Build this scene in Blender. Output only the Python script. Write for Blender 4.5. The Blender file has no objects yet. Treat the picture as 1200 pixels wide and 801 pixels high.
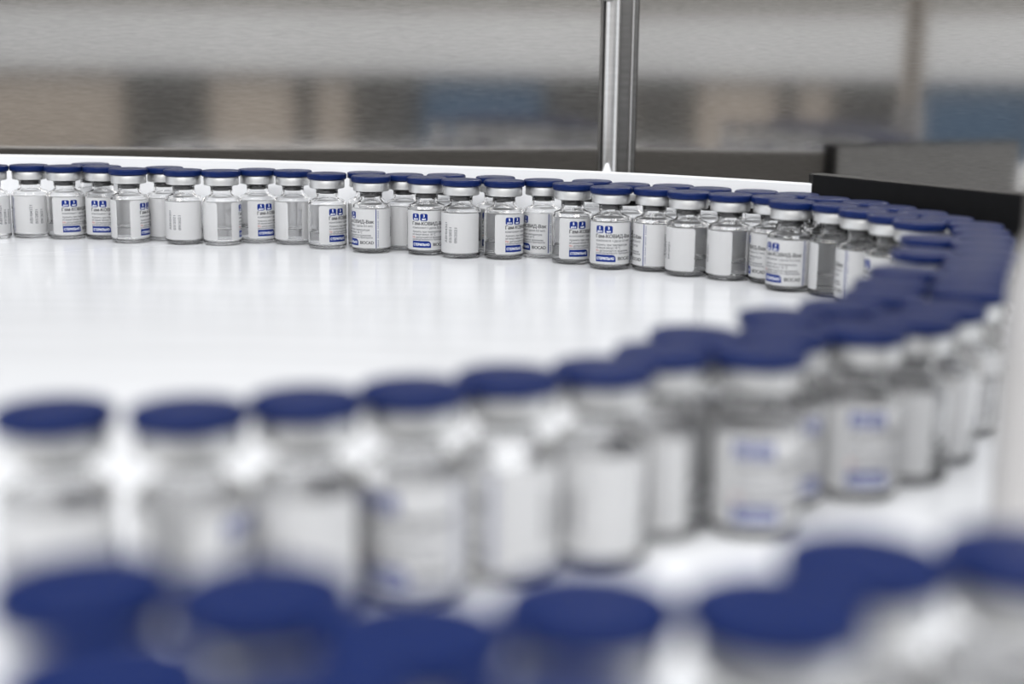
import bpy, bmesh, math, random
from mathutils import Matrix, Vector
from mathutils.geometry import delaunay_2d_cdt

# ------------------------------------------------------------------ camera, world, lights
scene = bpy.context.scene
col = scene.collection
MM = 0.001
CAM_H = 0.107                       # camera height over the conveyor surface (m)
F_PX, HORIZON, ROLL = 1600.0, 73.0, 0.013
pitch = math.atan((400.5 - HORIZON) / F_PX)

cam_data = bpy.data.cameras.new('camera')
cam_data.sensor_width = 36.0
cam_data.lens = 36.0 * F_PX / 1200.0
cam_data.clip_start = 0.01
cam_data.clip_end = 50
cam_data.dof.use_dof = True
cam_data.dof.focus_distance = 0.765
cam_data.dof.aperture_fstop = 5.6
cam_data.dof.aperture_blades = 0
cam = bpy.data.objects.new('camera', cam_data)
col.objects.link(cam)
cam.matrix_world = (Matrix.Translation((0, 0, CAM_H)) @ Matrix.Rotation(math.pi / 2 - pitch, 4, 'X')
                    @ Matrix.Rotation(ROLL, 4, 'Z'))
scene.camera = cam

world = bpy.data.worlds.new('room_ambient')
scene.world = world
world.use_nodes = True
bg = world.node_tree.nodes['Background']
bg.inputs['Color'].default_value = (0.93, 0.96, 1.0, 1)
bg.inputs['Strength'].default_value = 0.95


def area(name, loc, target, sx, sy, power, color=(1, 1, 1)):
    d = bpy.data.lights.new(name, 'AREA')
    d.shape = 'RECTANGLE'
    d.size, d.size_y = sx, sy
    d.energy = power
    d.color = color
    o = bpy.data.objects.new(name, d)
    col.objects.link(o)
    o.location = loc
    o.rotation_euler = (Vector(target) - Vector(loc)).to_track_quat('-Z', 'Y').to_euler()
    return o


area('ceiling_and_fill_lamp', (-0.55, 0.35, 1.55), (-0.45, 0.45, 0), 0.04, 1.2, 1.6)
area('ceiling_and_fill_lamp', (0.45, 0.35, 1.55), (0.35, 0.45, 0), 0.04, 1.2, 1.6)
area('ceiling_and_fill_lamp', (-0.1, -0.85, 1.3), (-0.05, 0.6, 0), 1.8, 0.12, 18)  # added fill from behind the camera, brightens labels and other upright faces
area('ceiling_and_fill_lamp', (0.0, -0.30, 1.6), (0.0, -1.2, 0.1), 3.6, 0.25, 26)  # added lamp aimed at the front wall, brightens its mirror image
for loc, power in (((-0.75, -0.15, 1.45), 14), ((0.55, -0.25, 1.5), 7)):
    spot = bpy.data.lights.new('ceiling_spot', 'POINT')
    spot.energy = power
    spot.shadow_soft_size = 0.015
    spot_o = bpy.data.objects.new('ceiling_spot', spot)
    col.objects.link(spot_o)
    spot_o.location = loc

scene.view_settings.view_transform = 'Standard'
scene.view_settings.look = 'None'
scene.view_settings.gamma = 1.0
scene.view_settings.exposure = 0.1
scene.view_settings.use_curve_mapping = False
scene.cycles.use_denoising = True
scene.cycles.max_bounces = 24
scene.cycles.transmission_bounces = 24


# ------------------------------------------------------------------ materials
def new_mat(name):
    m = bpy.data.materials.new(name)
    m.use_nodes = True
    return m, m.node_tree, m.node_tree.nodes['Principled BSDF']


def plain(name, color, rough=0.5, metal=0.0, noise=0.0, scale=(300, 300, 300), spec=0.5, bump=0.0):
    """principled colour with a little procedural variation of value and relief"""
    m, nt, b = new_mat(name)
    b.inputs['Roughness'].default_value = rough
    b.inputs['Metallic'].default_value = metal
    b.inputs['Specular IOR Level'].default_value = spec
    tc = nt.nodes.new('ShaderNodeTexCoord')
    mp = nt.nodes.new('ShaderNodeMapping')
    mp.inputs['Scale'].default_value = scale
    nz = nt.nodes.new('ShaderNodeTexNoise')
    nz.inputs['Scale'].default_value = 1.0
    nz.inputs['Detail'].default_value = 4.0
    nt.links.new(tc.outputs['Object'], mp.inputs['Vector'])
    nt.links.new(mp.outputs['Vector'], nz.inputs['Vector'])
    rp = nt.nodes.new('ShaderNodeValToRGB')
    lo = [c * (1 - noise) for c in color]
    hi = [min(1, c * (1 + noise)) for c in color]
    rp.color_ramp.elements[0].color = (*lo, 1)
    rp.color_ramp.elements[1].color = (*hi, 1)
    rp.color_ramp.elements[0].position = 0.3
    rp.color_ramp.elements[1].position = 0.7
    nt.links.new(nz.outputs['Fac'], rp.inputs['Fac'])
    nt.links.new(rp.outputs['Color'], b.inputs['Base Color'])
    if bump:
        bp = nt.nodes.new('ShaderNodeBump')
        bp.inputs['Strength'].default_value = bump
        bp.inputs['Distance'].default_value = 0.0005
        nt.links.new(nz.outputs['Fac'], bp.inputs['Height'])
        nt.links.new(bp.outputs['Normal'], b.inputs['Normal'])
    return m


def clear(name, color, ior, rough=0.0):
    m, nt, b = new_mat(name)
    b.inputs['Base Color'].default_value = (*color, 1)
    b.inputs['Roughness'].default_value = rough
    b.inputs['Transmission Weight'].default_value = 1.0
    b.inputs['IOR'].default_value = ior
    return m


M_GLASS = clear('clear_vial_glass', (1.0, 1.0, 1.0), 1.47)
M_LIQUID = clear('clear_vaccine_liquid', (1.0, 1.0, 1.0), 1.333)
M_CAP = plain('navy_cap_plastic', (0.0042, 0.0140, 0.078), 0.3, noise=0.12, scale=(400, 400, 400), bump=0.05, spec=0.15)
M_CRIMP = plain('satin_aluminium', (0.72, 0.72, 0.715), 0.44, 1.0, noise=0.04, scale=(60, 60, 900))
M_RUBBER = plain('grey_rubber', (0.085, 0.085, 0.088), 0.6, noise=0.1)
M_LABEL = plain('white_label_paper', (0.95, 0.95, 0.955), 0.5, noise=0.01, scale=(500, 500, 500))
nt = M_LABEL.node_tree
tr = nt.nodes.new('ShaderNodeBsdfTranslucent')
tr.inputs['Color'].default_value = (0.95, 0.95, 0.955, 1)
mx = nt.nodes.new('ShaderNodeMixShader')
mx.inputs['Fac'].default_value = 0.5
nt.links.new(nt.nodes['Principled BSDF'].outputs['BSDF'], mx.inputs[1])
nt.links.new(tr.outputs['BSDF'], mx.inputs[2])
nt.links.new(mx.outputs['Shader'], nt.nodes['Material Output'].inputs['Surface'])
M_BLUE = plain('blue_ink', (0.003, 0.022, 0.175), 0.5, noise=0.05, spec=0.2)
M_BLACK = plain('black_ink', (0.03, 0.03, 0.035), 0.55, noise=0.1)
M_GREY = plain('grey_ink', (0.06, 0.06, 0.08), 0.55, noise=0.1)
M_RED = plain('red_ink', (0.45, 0.08, 0.06), 0.55, noise=0.1)
M_WINK = plain('white_ink', (0.82, 0.83, 0.85), 0.55, noise=0.02)
M_DECK = plain('white_conveyor_plastic', (0.75, 0.757, 0.775), 0.18, noise=0.03, scale=(6, 60, 20), spec=0.6)
M_RIM = plain('white_guard_plastic', (0.90, 0.905, 0.92), 0.3, noise=0.02, scale=(20, 20, 200))
M_BAR = plain('black_guide_plastic', (0.004, 0.004, 0.0045), 0.45, noise=0.2, scale=(200, 200, 200), bump=0.1, spec=0.2)
M_POLISH = plain('polished_steel', (0.85, 0.84, 0.83), 0.3, 1.0, noise=0.05, scale=(40, 40, 400))
M_DARKSTEEL = plain('dark_steel', (0.26, 0.255, 0.25), 0.35, 1.0, noise=0.1, scale=(30, 30, 300))
M_FRAME = plain('machine_steel', (0.42, 0.42, 0.42), 0.35, 1.0, noise=0.08, scale=(5, 90, 90))
M_FLOOR = plain('grey_floor_coating', (0.30, 0.31, 0.31), 0.4, noise=0.08, scale=(3, 3, 3))


def brushed(name, tint):
    m, nt, b = new_mat(name)
    b.inputs['Metallic'].default_value = 1.0
    tc = nt.nodes.new('ShaderNodeTexCoord')
    mp = nt.nodes.new('ShaderNodeMapping')
    mp.inputs['Scale'].default_value = (130, 130, 2200)
    nz = nt.nodes.new('ShaderNodeTexNoise')
    nz.inputs['Scale'].default_value = 1.0
    nz.inputs['Detail'].default_value = 6.0
    nz.inputs['Roughness'].default_value = 0.65
    nt.links.new(tc.outputs['Object'], mp.inputs['Vector'])
    nt.links.new(mp.outputs['Vector'], nz.inputs['Vector'])
    rp = nt.nodes.new('ShaderNodeValToRGB')
    rp.color_ramp.elements[0].position = 0.32
    rp.color_ramp.elements[1].position = 0.68
    rp.color_ramp.elements[0].color = (*[c * 0.84 for c in tint], 1)
    rp.color_ramp.elements[1].color = (*[c * 1.16 for c in tint], 1)
    nt.links.new(nz.outputs['Fac'], rp.inputs['Fac'])
    nt.links.new(rp.outputs['Color'], b.inputs['Base Color'])
    mr = nt.nodes.new('ShaderNodeMapRange')
    mr.inputs['To Min'].default_value = 0.05
    mr.inputs['To Max'].default_value = 0.11
    nt.links.new(nz.outputs['Fac'], mr.inputs['Value'])
    nt.links.new(mr.outputs['Result'], b.inputs['Roughness'])
    return m


M_STEEL = brushed('brushed_stainless_steel', (0.60, 0.58, 0.555))


# ------------------------------------------------------------------ mesh helpers
def link(name, mesh, mat, parent=None):
    o = bpy.data.objects.new(name, mesh)
    if mat is not None:
        if len(mesh.materials) == 0:
            mesh.materials.append(mat)
    col.objects.link(o)
    if parent is not None:
        o.parent = parent
    return o


def tag(o, label, cat=None, group=None, kind=None):
    o['label'] = label
    if cat:
        o['category'] = cat
    if group:
        o['group'] = group
    if kind:
        o['kind'] = kind
    return o


def struct(o, label=None):
    o['kind'] = 'structure'
    if label:
        o['label'] = label
    return o


def smooth_by_angle(me, deg=35):
    me.polygons.foreach_set('use_smooth', [True] * len(me.polygons))
    me.set_sharp_from_angle(angle=math.radians(deg))


def lathe(name, prof, seg=48, closed=False, smooth=40, scale=MM):
    """revolve a (radius, height) profile; radius 0 makes a pole"""
    vs, rings, fs = [], [], []
    for r, z in prof:
        if r <= 1e-9:
            rings.append([len(vs)])
            vs.append((0, 0, z * scale))
        else:
            ring = []
            for k in range(seg):
                a = 2 * math.pi * k / seg
                ring.append(len(vs))
                vs.append((r * math.cos(a) * scale, r * math.sin(a) * scale, z * scale))
            rings.append(ring)
    pairs = list(zip(rings[:-1], rings[1:]))
    if closed:
        pairs.append((rings[-1], rings[0]))
    for A, B in pairs:
        for k in range(seg):
            k2 = (k + 1) % seg
            if len(A) == 1 and len(B) == 1:
                continue
            if len(A) == 1:
                fs.append((A[0], B[k2], B[k]))
            elif len(B) == 1:
                fs.append((A[k], A[k2], B[0]))
            else:
                fs.append((A[k], A[k2], B[k2], B[k]))
    me = bpy.data.meshes.new(name)
    me.from_pydata(vs, [], fs)
    bm = bmesh.new()
    bm.from_mesh(me)
    bmesh.ops.recalc_face_normals(bm, faces=bm.faces)
    bm.to_mesh(me)
    bm.free()
    smooth_by_angle(me, smooth)
    return me


def box_mesh(name, x0, x1, y0, y1, z0, z1, bevel=0.0):
    bm = bmesh.new()
    bmesh.ops.create_cube(bm, size=1)
    for v in bm.verts:
        v.co = Vector(((x0 + x1) / 2 + v.co.x * (x1 - x0), (y0 + y1) / 2 + v.co.y * (y1 - y0),
                       (z0 + z1) / 2 + v.co.z * (z1 - z0)))
    if bevel:
        bmesh.ops.bevel(bm, geom=list(bm.edges), offset=bevel, segments=2, affect='EDGES', profile=0.5)
    me = bpy.data.meshes.new(name)
    bm.to_mesh(me)
    bm.free()
    return me


def sweep_mesh(name, pts, section):
    """sweep a closed (outward offset, height) section along an XY path; outward = left of travel"""
    vs, fs = [], []
    n, k = len(pts), len(section)
    for i, (x, y) in enumerate(pts):
        a = Vector(pts[max(0, i - 1)])
        b = Vector(pts[min(n - 1, i + 1)])
        t = (b - a).normalized()
        nrm = Vector((-t.y, t.x))
        for off, z in section:
            vs.append((x + nrm.x * off, y + nrm.y * off, z))
    for i in range(n - 1):
        for j in range(k):
            j2 = (j + 1) % k
            fs.append((i * k + j, i * k + j2, (i + 1) * k + j2, (i + 1) * k + j))
    fs.append(tuple(range(k)))
    fs.append(tuple((n - 1) * k + j for j in range(k)))
    me = bpy.data.meshes.new(name)
    me.from_pydata(vs, [], fs)
    bm = bmesh.new()
    bm.from_mesh(me)
    bmesh.ops.recalc_face_normals(bm, faces=bm.faces)
    bm.to_mesh(me)
    bm.free()
    smooth_by_angle(me, 35)
    return me


def catmull(pts, n=8):
    P = [Vector(p) for p in pts]
    P = [P[0] * 2 - P[1]] + P + [P[-1] * 2 - P[-2]]
    out = []
    for i in range(1, len(P) - 2):
        p0, p1, p2, p3 = P[i - 1], P[i], P[i + 1], P[i + 2]
        for k in range(n):
            t = k / n
            out.append(0.5 * (2 * p1 + (p2 - p0) * t + (2 * p0 - 5 * p1 + 4 * p2 - p3) * t * t
                              + (3 * p1 - p0 - 3 * p2 + p3) * t ** 3))
    out.append(P[-2])
    return [(p.x, p.y) for p in out]


# ------------------------------------------------------------------ the setting
floor = struct(link('floor', box_mesh('floor', -2.6, 2.6, -1.5, 1.5, -0.95, -0.90), M_FLOOR), 'grey coated room floor')

# stainless enclosure wall behind the turntable: two brushed sheets and the joint between them
WY = 0.905
wl = struct(link('wall_back', box_mesh('wall_back', -2.6, 2.6, WY + 0.004, WY + 0.05, -0.90, 1.3), M_DARKSTEEL),
            'stainless steel enclosure wall behind the turntable')
p1 = link('panel', box_mesh('steel_sheet_a', -2.6, 0.055, WY, WY + 0.004, -0.90, 0.30), M_STEEL, wl)
p2 = link('panel', box_mesh('steel_sheet_b', 0, 0.5, 0, 0.004, -0.90, 0.30), M_STEEL, wl)   # the right sheet is set at a slight angle
p2.location = (0.0785, WY, 0)
p2.rotation_euler = (0, 0, math.radians(-14))
p3 = link('panel', box_mesh('steel_sheet_c', 0.0785 + 0.5 * math.cos(math.radians(14)), 2.6, 0, 0.004, -0.90, 0.30), M_STEEL, wl)
p3.location = (0, WY - 0.5 * math.sin(math.radians(14)), 0)

M_SHADEPANE = plain('dark_shade_pane', (0.012, 0.014, 0.017), 0.08, noise=0.1, scale=(2, 2, 2))  # added dark panes above the view, cut bright reflections on the cap tops
for src, loc, rot, x0, x1 in (('a', (0, WY, 0), 0, -2.6, 0.055), ('b', p2.location, p2.rotation_euler.z, 0, 0.5),
                              ('c', p3.location, 0, 0.0785 + 0.5 * math.cos(math.radians(14)), 2.6)):
    w = link('unseen_shade_pane', box_mesh('unseen_shade_pane_' + src, x0, x1, 0, 0.004, 0.303, 1.3), M_SHADEPANE, wl)
    w.location = loc
    w.rotation_euler = (0, 0, rot)

# room side behind the camera, seen only as a soft reflection in the steel
RY = -1.2
wr = struct(link('wall_front', box_mesh('wall_front', -2.6, 2.6, RY - 0.1, RY, -0.90, 1.3),
                 plain('grey_room_wall', (0.27, 0.262, 0.25), 0.6, noise=0.05, scale=(2, 2, 2))),
            'grey room wall behind the viewer, mirrored in the steel')


def wall_panel(x0, x1, z0, z1, d, mat):
    link('panel', box_mesh('wall_panel', x0, x1, RY, RY + d, z0, z1, 0.003), mat, wr)


M_TAN = plain('tan_wall_panel', (0.50, 0.44, 0.385), 0.6, noise=0.05, scale=(2, 2, 2))
M_PALE = plain('pale_wall_panel', (0.74, 0.75, 0.77), 0.6, noise=0.04, scale=(2, 2, 2))
M_DIM = plain('dark_wall_panel', (0.11, 0.107, 0.104), 0.6, noise=0.06, scale=(2, 2, 2))
M_BLUEP = plain('blue_wall_panel', (0.10, 0.16, 0.25), 0.6, noise=0.05, scale=(2, 2, 2))
wall_panel(-2.5, 2.5, 0.079, 0.206, 0.03, M_PALE)
for x0, x1, m in ((-2.5, -0.85, M_TAN), (-0.84, -0.67, M_DIM), (-0.66, -0.48, M_TAN), (-0.47, -0.44, M_DIM),
                  (-0.43, -0.36, M_TAN), (-0.35, -0.21, M_DIM), (-0.20, 0.06, M_BLUEP), (0.07, 2.5, M_DIM)):
    wall_panel(x0, x1, -0.6, 0.075, 0.015, m)

# ------------------------------------------------------------------ machine: turntable, lanes, guards
CX, CY, RT = -0.0785, 0.5267, 0.290


def part(name, me, mat, parent):
    o = link(name, me, mat, parent)
    o.matrix_parent_inverse = Matrix.Translation(parent.location).inverted()
    return o


def plate_mesh(name, outline, z0, z1):
    """flat plate with the given XY outline"""
    bm = bmesh.new()
    lo = [bm.verts.new((x, y, z0)) for x, y in outline]
    hi = [bm.verts.new((x, y, z1)) for x, y in outline]
    bm.faces.new(lo)
    bm.faces.new(hi)
    for i in range(len(outline)):
        j = (i + 1) % len(outline)
        bm.faces.new((lo[i], lo[j], hi[j], hi[i]))
    bmesh.ops.recalc_face_normals(bm, faces=bm.faces)
    me = bpy.data.meshes.new(name)
    bm.to_mesh(me)
    bm.free()
    return me


def arc(r, a0, a1, n):
    return [(CX + r * math.cos(math.radians(a0 + (a1 - a0) * k / n)), CY + r * math.sin(math.radians(a0 + (a1 - a0) * k / n)))
            for k in range(n + 1)]


base = bpy.data.objects.new('machine_base', None)
col.objects.link(base)
base.location = (-0.05, 0.48, -0.9)
tag(base, 'steel machine cabinet carrying the white turntable and conveyor lanes', 'machine')
part('body', box_mesh('machine_body', -0.42, 0.30, 0.09, 0.78, -0.84, -0.012, 0.004), M_FRAME, base)
for lx in (-0.38, 0.26):
    for ly in (0.13, 0.74):
        part('foot', box_mesh('machine_foot', lx - 0.025, lx + 0.025, ly - 0.025, ly + 0.025, -0.90, -0.84, 0.004), M_DARKSTEEL, base)

tt = tag(link('turntable', lathe('turntable', [(0, -12), (290, -12), (290, -0.1), (289.9, 0), (0, 0)], 180), M_DECK),
         'round glossy white turntable disc carrying the curved line of vials', 'turntable')
tt.location = (CX, CY, 0)
ring = tag(link('deck_ring', lathe('deck_ring', [(290.15, -12), (345.5, -12), (345.5, -0.1), (345.4, 0), (290.25, 0), (290.15, -0.1)], 180, closed=True), M_DECK),
           'fixed white deck ring around the turntable disc', 'deck')
ring.location = (CX, CY, 0)

out_lane = tag(link('outfeed_lane', plate_mesh('outfeed_lane', [(-0.90, 0.745), (-0.3475, 0.745)] + arc(0.346, 140.0, 90.0, 24)
               + [(CX, 0.888), (-0.90, 0.888)], -0.012, 0.0), M_DECK), 'white outfeed lane under the vials at far left', 'conveyor')
in_lane = tag(link('infeed_lane', plate_mesh('infeed_lane', [(-0.42, 0.085), (0.30, 0.085), (0.30, 0.42)] + arc(0.346, -18.0, -158.0, 48)
              + [(-0.42, 0.397)], -0.012, 0.0), M_DECK), 'white infeed lane under the blurred foreground vials', 'conveyor')

rim_pts = [(-0.90, 0.866), (-0.60, 0.866), (-0.40, 0.865), (-0.322, 0.863), (-0.263, 0.860), (-0.202, 0.851), (-0.137, 0.838),
           (-0.073, 0.824), (-0.026, 0.813), (0.018, 0.800), (0.067, 0.780), (0.112, 0.755), (0.1515, 0.7295), (0.1575, 0.7255)]
rim = bpy.data.objects.new('guard_rail', None)
col.objects.link(rim)
rim.location = (-0.137, 0.838, 0)
tag(rim, 'white curved plastic guard rail behind the far line of vials', 'rail')
rim_path = catmull(rim_pts, 8)
part('face_strip', sweep_mesh('guard_rail_face', rim_path,
     [(0, 0), (0, 0.0455), (0.0005, 0.046), (0.0055, 0.046), (0.006, 0.0455), (0.006, 0)]), M_RIM, rim)
part('backing_strip', sweep_mesh('added_rail_backing', rim_path,  # added strip, darkens the rail's back where the steel mirrors it
     [(0.006, 0.0), (0.006, 0.0452), (0.0085, 0.0452), (0.0085, 0.0)]),
     plain('grey_added_backing', (0.20, 0.195, 0.19), 0.5, noise=0.05, scale=(20, 20, 200)), rim)

bar = bpy.data.objects.new('guide_block', None)
col.objects.link(bar)
bar.location = (0.195, 0.68, 0)
tag(bar, 'black plastic guide bar behind the vials at the right bend', 'guide bar')
A, B = Vector((0.153, 0.732)), Vector((0.262, 0.572))
t = (B - A).normalized()
n = Vector((-t.y, t.x))
prism = [A + n * 0.0, A + t * 0.0 + n * 0.0]
out = [(A + t * 0.009), B, B + n * 0.014, A + t * 0.004 + n * 0.014, A + n * 0.006]
bmb = bmesh.new()
lo = [bmb.verts.new((p.x, p.y, 0.0)) for p in out]
hi = [bmb.verts.new((p.x, p.y, 0.051)) for p in out]
bmb.faces.new(lo)
bmb.faces.new(hi)
for i in range(len(out)):
    j = (i + 1) % len(out)
    bmb.faces.new((lo[i], lo[j], hi[j], hi[i]))
bmesh.ops.recalc_face_normals(bmb, faces=bmb.faces)
bmesh.ops.bevel(bmb, geom=[e for e in bmb.edges], offset=0.0005, segments=2, affect='EDGES')
bme = bpy.data.meshes.new('guide_block_body')
bmb.to_mesh(bme)
bmb.free()
smooth_by_angle(bme, 25)
part('body', bme, M_BAR, bar)
bp = [A + t * 0.0045 + n * 0.0145, B - t * 0.004 + n * 0.0145, B - t * 0.004 + n * 0.017, A + t * 0.0045 + n * 0.017]
part('added_back_plate', plate_mesh('added_guide_plate', [(p.x, p.y) for p in bp], 0.0, 0.0495), M_DARKSTEEL, bar)  # added plate, turns the bar's black mirror image in the steel grey
# polished joint post on the steel wall, with clamp knob and foot clip
post = bpy.data.objects.new('joint_post', None)
col.objects.link(post)
post.location = (0.0619, WY - 0.009, -0.9)
tag(post, 'polished steel joint post between the two brushed wall sheets', 'post')
tube = lathe('post_tube', [(0, 0), (5.1, 0), (5.1, 2200), (0, 2200)], 40)
o = link('tube', tube, M_POLISH, post)
part('backing_strip', box_mesh('post_backing', 0.055, 0.0785, WY - 0.003, WY + 0.003, -0.90, 1.3, 0.0005), M_DARKSTEEL, post)
part('edge_strip', box_mesh('post_edge', 0.0742, 0.0757, WY - 0.009, WY - 0.003, -0.90, 1.3, 0.001), M_POLISH, post)
part('edge_strip', box_mesh('post_edge2', 0.0550, 0.0560, WY - 0.010, WY - 0.003, -0.90, 1.3, 0.0006), M_DARKSTEEL, post)
kn = lathe('clamp_knob', [(0, 0), (4.2, 0), (4.7, 0.6), (4.7, 3.5), (4.1, 4.2), (2.1, 4.4), (1.8, 3.9), (0, 3.9)], 36)
o = part('clamp_knob', kn, M_POLISH, post)
o.matrix_parent_inverse = Matrix()
o.location = (-0.004, -0.005, 0.9 + 0.150)
o.rotation_euler = (math.pi / 2, 0, 0)
cl = lathe('foot_clip', [(0, 0), (4, 0), (4, 3), (1.4, 9.5), (0.8, 10.5), (0, 10.5)], 28)
o = link('foot_clip', cl, M_RIM, post)
o.location = (-0.002, -0.0092, 0.9 + 0.0335)

# near guard post at the right edge of the frame
gp = bpy.data.objects.new('guard_post', None)
col.objects.link(gp)
gp.location = (0.1255, 0.300, 0.0)
tag(gp, 'blurred round steel guard post with pale sleeve at right edge', 'post')
link('shaft', lathe('guard_shaft', [(0, 0), (11.5, 0), (11.5, 420), (10.5, 421), (0, 421)], 48), plain('warm_steel', (0.60, 0.55, 0.50), 0.3, 1.0, noise=0.04, scale=(30, 30, 100)), gp)
link('sleeve', lathe('guard_sleeve', [(11.6, 0), (14.5, 0), (14.5, 60), (13.6, 64), (12.4, 70), (11.6, 70)], 48, closed=True), plain('pale_sleeve', (0.50, 0.485, 0.475), 0.3, noise=0.03, scale=(60, 60, 60)), gp)

# ------------------------------------------------------------------ vial prototype
RO = 11.0                      # outer body radius in mm
glass_prof = [(0, 0.5), (6.5, 0.35), (8.6, 0.0), (9.9, 0.2), (10.7, 0.9), (11.0, 1.9), (11.0, 26.1), (10.8, 26.9),
              (10.2, 27.55), (9.2, 28.0), (7.9, 28.45), (6.9, 29.05), (6.4, 29.9), (6.3, 31.0), (6.35, 33.6), (7.2, 34.3), (9.6, 34.9),
              (9.7, 35.4), (9.7, 38.0), (9.4, 38.4), (5.1, 38.4), (5.1, 30.2), (5.5, 29.0), (6.5, 28.05), (8.4, 27.3),
              (9.3, 26.8), (9.85, 26.0), (10.0, 25.0), (10.0, 3.0), (9.4, 1.9), (7.5, 1.6), (0, 1.9)]
ME_GLASS = lathe('vial_glass_body', glass_prof, 56, smooth=60)
liq_prof = [(0, 1.8), (7.5, 1.5), (9.45, 1.8), (10.05, 3.0), (10.05, 9.6), (9.5, 9.15), (8.5, 9.0), (0, 9.0)]
ME_LIQ = lathe('vial_liquid', liq_prof, 48, smooth=50)
ME_STOP = lathe('vial_stopper', [(0, 31.9), (3.8, 31.7), (5.08, 32.3), (5.08, 38.45), (9.3, 38.45), (9.3, 39.5), (0, 39.5)], 40, smooth=40)
ME_CRIMP = lathe('vial_crimp', [(7.2, 34.85), (9.7, 34.75), (10.05, 35.0), (10.1, 35.5), (10.1, 39.3), (9.9, 39.62), (9.3, 39.7), (4.0, 39.7), (4.0, 39.55),
                                (9.35, 39.55), (9.75, 39.2), (9.75, 35.2), (7.2, 35.05)], 56, closed=True, smooth=35)
ME_CAP = lathe('vial_cap', [(0, 39.75), (10.3, 39.75), (10.85, 39.8), (11.2, 40.1), (11.3, 40.8), (11.3, 42.3), (11.12, 42.85), (10.6, 43.18), (9.8, 43.25),
                            (5.0, 43.27), (0, 43.27)], 56, smooth=45)

R_LAB, LAB_LEN, LZ0, LZ1, RC = 11.05, 60.8, 3.2, 25.2, 1.3


def wrap(u, z, r):
    a = -math.pi / 2 + u / RO
    return (r * math.cos(a) * MM, r * math.sin(a) * MM, z * MM)


def label_mesh():
    us = sorted(set([RC * (1 - math.cos(math.pi / 2 * k / 5)) for k in range(6)]
                    + [LAB_LEN - RC * (1 - math.cos(math.pi / 2 * k / 5)) for k in range(6)]
                    + [RC + (LAB_LEN - 2 * RC) * k / 56 for k in range(57)]))
    vs, fs = [], []
    for u in us:                                          # a sheet of paper, one surface that light passes through
        d = min(u, LAB_LEN - u)
        inset = 0.0 if d >= RC else RC - math.sqrt(max(0, RC * RC - (RC - d) ** 2))
        vs.append(wrap(u, LZ0 + inset, R_LAB))
        vs.append(wrap(u, LZ1 - inset, R_LAB))
    for i in range(len(us) - 1):
        a = i * 2
        fs.append((a, a + 2, a + 3, a + 1))
    me = bpy.data.meshes.new('vial_label')
    me.from_pydata(vs, [], fs)
    smooth_by_angle(me, 40)
    return me


def text_faces(me):
    """fill glyph outlines by the non-zero winding rule (overlapping strokes stay solid)"""
    nxt, loops = {}, []
    for e in me.edges:
        a, b = e.vertices
        nxt.setdefault(a, []).append(b)
        nxt.setdefault(b, []).append(a)
    seen = set()
    for start in range(len(me.vertices)):
        if start in seen or start not in nxt:
            continue
        loop, prev, cur = [], None, start
        while cur not in seen:
            seen.add(cur)
            loop.append(cur)
            opts = [q for q in nxt[cur] if q != prev and (q not in seen)]
            if not opts:
                break
            # outlines come out in vertex order: follow it to keep each loop's direction
            opts.sort(key=lambda q: (q != cur + 1, q))
            prev, cur = cur, opts[0]
        if len(loop) > 2:
            loops.append(loop)
    co = [(v.co.x, v.co.y) for v in me.vertices]
    boxes = [(min(co[i][0] for i in l), max(co[i][0] for i in l)) for l in loops]
    glyphs = []                                            # loops that overlap in x are filled together
    for k in sorted(range(len(loops)), key=lambda k: boxes[k][0]):
        if glyphs and boxes[k][0] <= glyphs[-1][1]:
            glyphs[-1][0].append(k)
            glyphs[-1][1] = max(glyphs[-1][1], boxes[k][1])
        else:
            glyphs.append([[k], boxes[k][1]])
    vs, fs = [], []
    for ks, _ in glyphs:
        pts, edges = [], []
        for k in ks:
            b = len(pts)
            n = len(loops[k])
            pts += [Vector(co[i]) for i in loops[k]]
            edges += [(b + i, b + (i + 1) % n) for i in range(n)]
        vo, _e, fo = delaunay_2d_cdt(pts, edges, [], 0, 1e-6)[:3]
        base = len(vs)
        vs += [(p.x, p.y) for p in vo]
        for f in fo:
            cx = sum(vo[i].x for i in f) / 3
            cy = sum(vo[i].y for i in f) / 3
            wn = 0
            for a, b in edges:
                p, q = pts[a], pts[b]
                if (p.y <= cy) != (q.y <= cy):
                    x = p.x + (cy - p.y) / (q.y - p.y) * (q.x - p.x)
                    if x > cx:
                        wn += 1 if q.y > p.y else -1
            if wn:
                fs.append(tuple(base + i for i in f))
    return vs, fs


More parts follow.
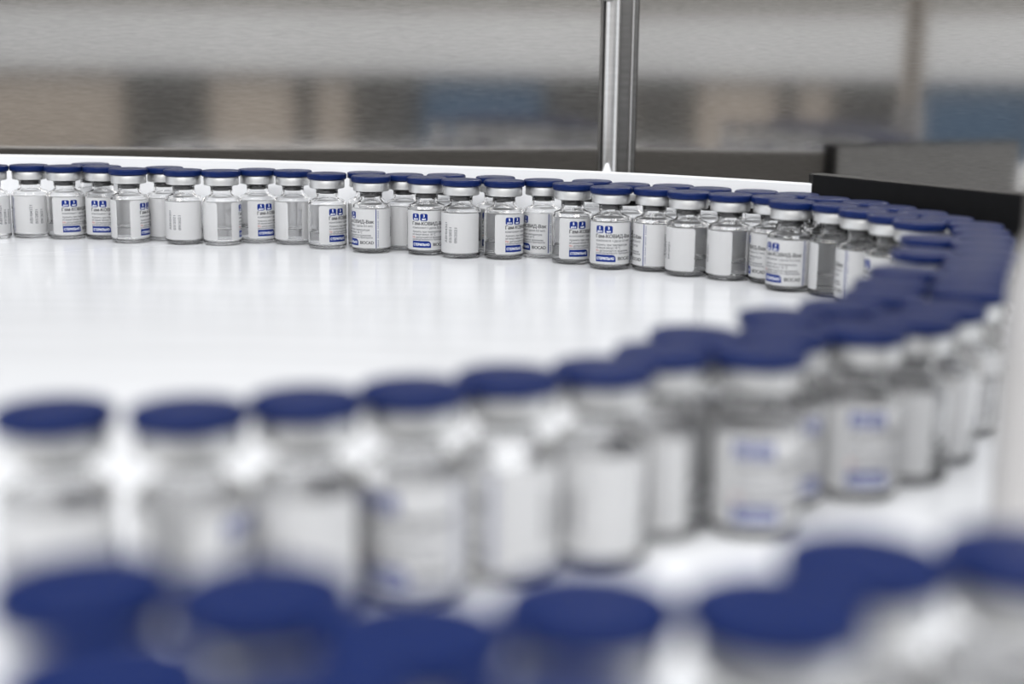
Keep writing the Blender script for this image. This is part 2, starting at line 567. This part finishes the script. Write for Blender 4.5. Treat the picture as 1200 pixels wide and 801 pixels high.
class Ink:
    """flat print gathered as thin geometry lying on the label"""
    def __init__(self):
        self.v, self.f = [], []

    def patch(self, u0, u1, z0, z1, r, radii=(0, 0, 0, 0), n=8):
        """rounded rectangle; radii = bottom-left, bottom-right, top-right, top-left"""
        us = [u0 + (u1 - u0) * k / n for k in range(n + 1)]
        for rad, e in ((radii[0], u0), (radii[3], u0), (radii[1], u1), (radii[2], u1)):
            if rad:
                s = 1 if e == u0 else -1
                us += [e + s * rad * (1 - math.cos(math.pi / 2 * k / 4)) for k in range(5)]
        us = sorted(set(round(u, 5) for u in us))
        base = len(self.v)
        for u in us:
            def ins(rl, rr):
                i = 0.0
                if rl and u - u0 < rl:
                    i = rl - math.sqrt(max(0, rl * rl - (rl - (u - u0)) ** 2))
                if rr and u1 - u < rr:
                    i = max(i, rr - math.sqrt(max(0, rr * rr - (rr - (u1 - u)) ** 2)))
                return i
            self.v.append(wrap(u, z0 + ins(radii[0], radii[1]), r))
            self.v.append(wrap(u, z1 - ins(radii[3], radii[2]), r))
        for i in range(len(us) - 1):
            a = base + 2 * i
            self.f.append((a, a + 2, a + 3, a + 1))

    def text(self, s, u, z, height, r, width=None, bold=0.008, vertical=False, center=False):
        cu = bpy.data.curves.new('ink_text', 'FONT')
        cu.body = s
        cu.size = 1.0
        cu.resolution_u = 4
        cu.fill_mode = 'NONE'
        ob = bpy.data.objects.new('ink_text', cu)
        col.objects.link(ob)
        dg = bpy.context.evaluated_depsgraph_get()
        me = bpy.data.meshes.new_from_object(ob.evaluated_get(dg))
        tv, tf = text_faces(me)
        xs = [v[0] for v in tv]
        x0, x1 = min(xs), max(xs)
        k = height / 0.70
        kx = k if width is None else width / (x1 - x0)
        shift = (x1 - x0) * kx / 2 if center else 0
        stamps = [(0, 0)] if not bold else [(-bold, 0), (bold, 0), (0, -bold * 0.6), (0, bold * 0.6)]
        for q, (dx, dy) in enumerate(stamps):               # bold print: the same letters laid down slightly offset
            base = len(self.v)
            for vx, vy in tv:
                a, b = (vx + dx - x0) * kx - shift, (vy + dy) * k
                self.v.append(wrap(u - b, z + a, r + q * 0.003) if vertical else wrap(u + a, z + b, r + q * 0.003))
            for p in tf:
                self.f.append(tuple(base + i for i in p))
        bpy.data.objects.remove(ob)
        bpy.data.curves.remove(cu)
        bpy.data.meshes.remove(me)

    def mesh(self, name):
        me = bpy.data.meshes.new(name)
        me.from_pydata(self.v, [], self.f)
        me.validate()
        return me


ME_LABEL = label_mesh()
RP, RW = R_LAB + 0.03, R_LAB + 0.06
blue, black, grey, red, white = Ink(), Ink(), Ink(), Ink(), Ink()
blue.patch(6.0, 10.2, 19.6, 23.6, RP, (0.9,) * 4)
blue.patch(10.9, 15.1, 19.6, 23.6, RP, (0.9,) * 4)
blue.patch(6.0, 17.0, 4.5, 8.3, RP, (0, 0, 1.9, 0), 10)
blue.patch(27.4, 27.9, LZ0 + 0.1, LZ1 - 0.1, RP, n=1)
for k in range(26):                                       # unreadably small vertical line of print
    if k % 7 != 5:
        blue.patch(28.65, 29.05, 4.2 + k * 0.78, 4.2 + k * 0.78 + 0.42, RP, n=1)
white.text('5', 8.1, 21.7, 1.45, RW, bold=0.03, center=True)
white.text('доз', 8.1, 20.05, 1.15, RW, bold=0.03, center=True)
white.text('3', 13.0, 21.7, 1.45, RW, bold=0.03, center=True)
white.text('мл', 13.0, 20.05, 1.15, RW, bold=0.03, center=True)
white.text('СТЕРИЛЬНО', 6.7, 5.6, 1.35, RW, width=9.4, bold=0.03)
black.text('Гам-КОВИД-Вак', 6.0, 17.2, 1.85, RP, width=20.3, bold=0.03)
black.text('BIOCAD', 18.3, 5.5, 1.7, RP, width=7.9, bold=0.025)
grey.text('компонент I (доза 0,5 мл)', 6.0, 15.2, 1.15, RP, width=19.6)
grey.text('Хранить при температуре', 6.0, 13.0, 1.1, RP, width=18.0)
grey.text('не выше минус 18 °C', 6.0, 11.5, 1.1, RP, width=13.6)
red.text('Не', 6.0, 9.9, 1.1, RP, width=1.7)
grey.text('допускается хранение', 8.3, 9.9, 1.1, RP, width=16.4)
grey.text('размороженного препарата', 6.0, 8.75, 0.95, RP, width=19.6)
grey.text('АВН04321', 40.6, 8.9, 1.55, RP, width=11.0, vertical=True)
grey.text('03/2021', 43.6, 8.9, 1.55, RP, width=8.4, vertical=True)
grey.text('09/2021', 46.8, 8.9, 1.55, RP, width=8.4, vertical=True)

proto = bpy.data.objects.new('vaccine_vial', None)
proto.empty_display_size = 0.01
col.objects.link(proto)
link('glass_body', ME_GLASS, M_GLASS, proto)
link('liquid', ME_LIQ, M_LIQUID, proto)
link('rubber_stopper', ME_STOP, M_RUBBER, proto)
link('aluminium_crimp', ME_CRIMP, M_CRIMP, proto)
link('flip_cap', ME_CAP, M_CAP, proto)
lab = link('paper_label', ME_LABEL, M_LABEL, proto)
link('blue_print', blue.mesh('blue_print'), M_BLUE, lab)
link('black_print', black.mesh('black_print'), M_BLACK, lab)
link('small_print', grey.mesh('small_print'), M_GREY, lab)
link('red_print', red.mesh('red_print'), M_RED, lab)
link('white_print', white.mesh('white_print'), M_WINK, lab)


def copy_tree(o, parent=None):
    c = o.copy()
    col.objects.link(c)
    if parent is not None:
        c.parent = parent
    for ch in list(o.children):
        copy_tree(ch, c)
    return c


# vial positions in mm on the conveyor (x, y) and the label coordinate (mm along its length) facing the viewer
ROWS = {
    'far': [
        (-312.4, 814.7, 34.5), (-291.5, 823.5, 40), (-269.3, 819.6, 8.2), (-246.7, 820.7, 13.5),
        (-226.8, 805.4, 0), (-193.9, 802.6, 49), (-171.3, 800.7, -5.4), (-152.5, 813.1, 6.3),
        (-130.5, 807.8, -5), (-108.1, 790.9, 5), (-81.1, 776.3, 25), (-63.4, 790.4, 59),
        (-49.2, 771.6, 14.6), (-29.3, 760, 49), (-5.4, 757.7, 5), (16.5, 765, 24.4),
        (32.1, 743.3, 7.4), (51.6, 725.1, 13.8), (74.3, 719.8, 33), (90.1, 703.6, 56.8),
        (109.8, 692.5, 59), (130, 682.5, 29), (134.5, 660.3, 20.2), (152.6, 646.8, -1),
        (159.9, 624, 34.4), (167.6, 602.7, 24.5),
    ],
    'inner': [
        (172.7, 579.3, 14.6), (160.7, 524.3, 6.4), (145.9, 482.9, 24.6), (126.7, 437, 9.6),
        (115, 410.2, 5.5), (106.8, 388.9, 53.7), (90.2, 369.5, 18.6), (70.7, 353.7, 35.5),
        (44.6, 327.2, 52.6),
    ],
    'behind': [
        (-331.3, 827.1, 4.1), (-259.6, 840.1, 24.9), (-209.1, 819.3, 56.9), (-86.2, 800.3, 49.6),
        (-39.3, 791.9, 47.4), (-10.6, 781.1, 13.8), (43.4, 762.9, 33.3), (62.8, 744.7, 17.2),
        (86, 739.2, 10.7), (104.1, 725.4, 6.6), (126.2, 712.3, 13.3), (144.9, 699.4, 57.5),
    ],
    'mid': [
        (-85.1, 245.8, 50), (-60.3, 247.4, 0), (-39.8, 257.1, 50), (-19.6, 267, 18.3),
        (-0.6, 279.2, 31), (19.9, 288.8, 51), (34.5, 306, 54), (57, 308, 10.6),
        (66.8, 329, 3.5), (87.9, 337, 7.5), (105.3, 351.5, 54), (118.7, 369.7, 50),
    ],
    'outer': [
        (155.6, 678.5, 51.4), (170.2, 660.9, 50), (177, 638.8, 49.6), (184.9, 617.4, 12),
        (189.2, 595, 19.2), (193.9, 571.4, 38.9), (188.7, 549.4, 45.4), (183.1, 527.5, 53),
        (174.9, 506.3, 54.6), (168.5, 484.6, 5.4), (159.2, 463.3, 37.6), (150.8, 442.1, 41.6),
        (142.4, 420.7, 31.4), (134.7, 399.2, 11),
    ],
    'third': [
        (-53.1, 160, 31.5), (-30.3, 158.2, 25.7), (-10.7, 147, 37.1), (9.8, 156.5, 26.7),
        (32.4, 156.5, 10), (47.6, 173.3, 18.9), (70, 176.2, 50.4),
    ],
    'third2': [
        (-42.6, 133.9, 2.7), (-21.1, 127, 2.9), (5.2, 126.5, 38.8),
    ],
}

ORD = ['first', 'second', 'third', 'fourth', 'fifth', 'sixth', 'seventh', 'eighth', 'ninth', 'tenth', 'eleventh', 'twelfth',
       'thirteenth', 'fourteenth', 'fifteenth', 'sixteenth', 'seventeenth', 'eighteenth', 'nineteenth', 'twentieth',
       'twenty-first', 'twenty-second', 'twenty-third', 'twenty-fourth', 'twenty-fifth', 'twenty-sixth']


def face(uc):
    uc %= 69.1
    if uc < 2.5 or uc > 62:
        return 'clear label gap facing'
    if uc < 10.5:
        return 'label edge and blue squares showing'
    if uc < 22:
        return 'full printed name facing'
    if uc < 36:
        return 'blue vertical stripe showing'
    if uc < 53:
        return 'upright stamped dates showing'
    return 'blank white label end showing'


def far_label(i, n, uc):
    return f'navy-capped vial, {ORD[i]} from left in the far front line, {face(uc)}'


LABELS = {
    'far': ('sharp vials in the far front line', far_label),
    'behind': ('vials half hidden behind the far line',
               lambda i, n, uc: f'half-hidden navy-capped vial behind the far front line, {ORD[i]} from left there'),
    'outer': ('vials on the outside of the right bend',
              lambda i, n, uc: f'vial on the outer row of the right bend, {ORD[i]} counting from the black guide bar'),
    'inner': ('vials on the inside of the right bend',
              lambda i, n, uc: f'vial on the inner row of the right bend, {ORD[i]} counting from the far line'),
    'mid': ('blurred vials in the near curved line',
            lambda i, n, uc: f'blurred navy-capped vial, {ORD[i]} from left in the near curved line'),
    'third': ('strongly blurred vials in the foreground',
              lambda i, n, uc: f'strongly blurred vial, {ORD[i]} from left in the back foreground row'),
    'third2': ('strongly blurred vials in the foreground',
               lambda i, n, uc: f'strongly blurred vial cap at bottom edge, {ORD[i]} from left in the closest row'),
}
first = True
for row, items in ROWS.items():
    grp, fn = LABELS[row]
    for i, (x, y, uc) in enumerate(items):
        v = proto if first else copy_tree(proto)
        first = False
        v.location = (x * MM, y * MM, 0)
        v.rotation_euler = (0, 0, math.atan2(-y, -x) + math.pi / 2 - uc / RO)
        tag(v, fn(i, len(items), uc), 'vial', grp)
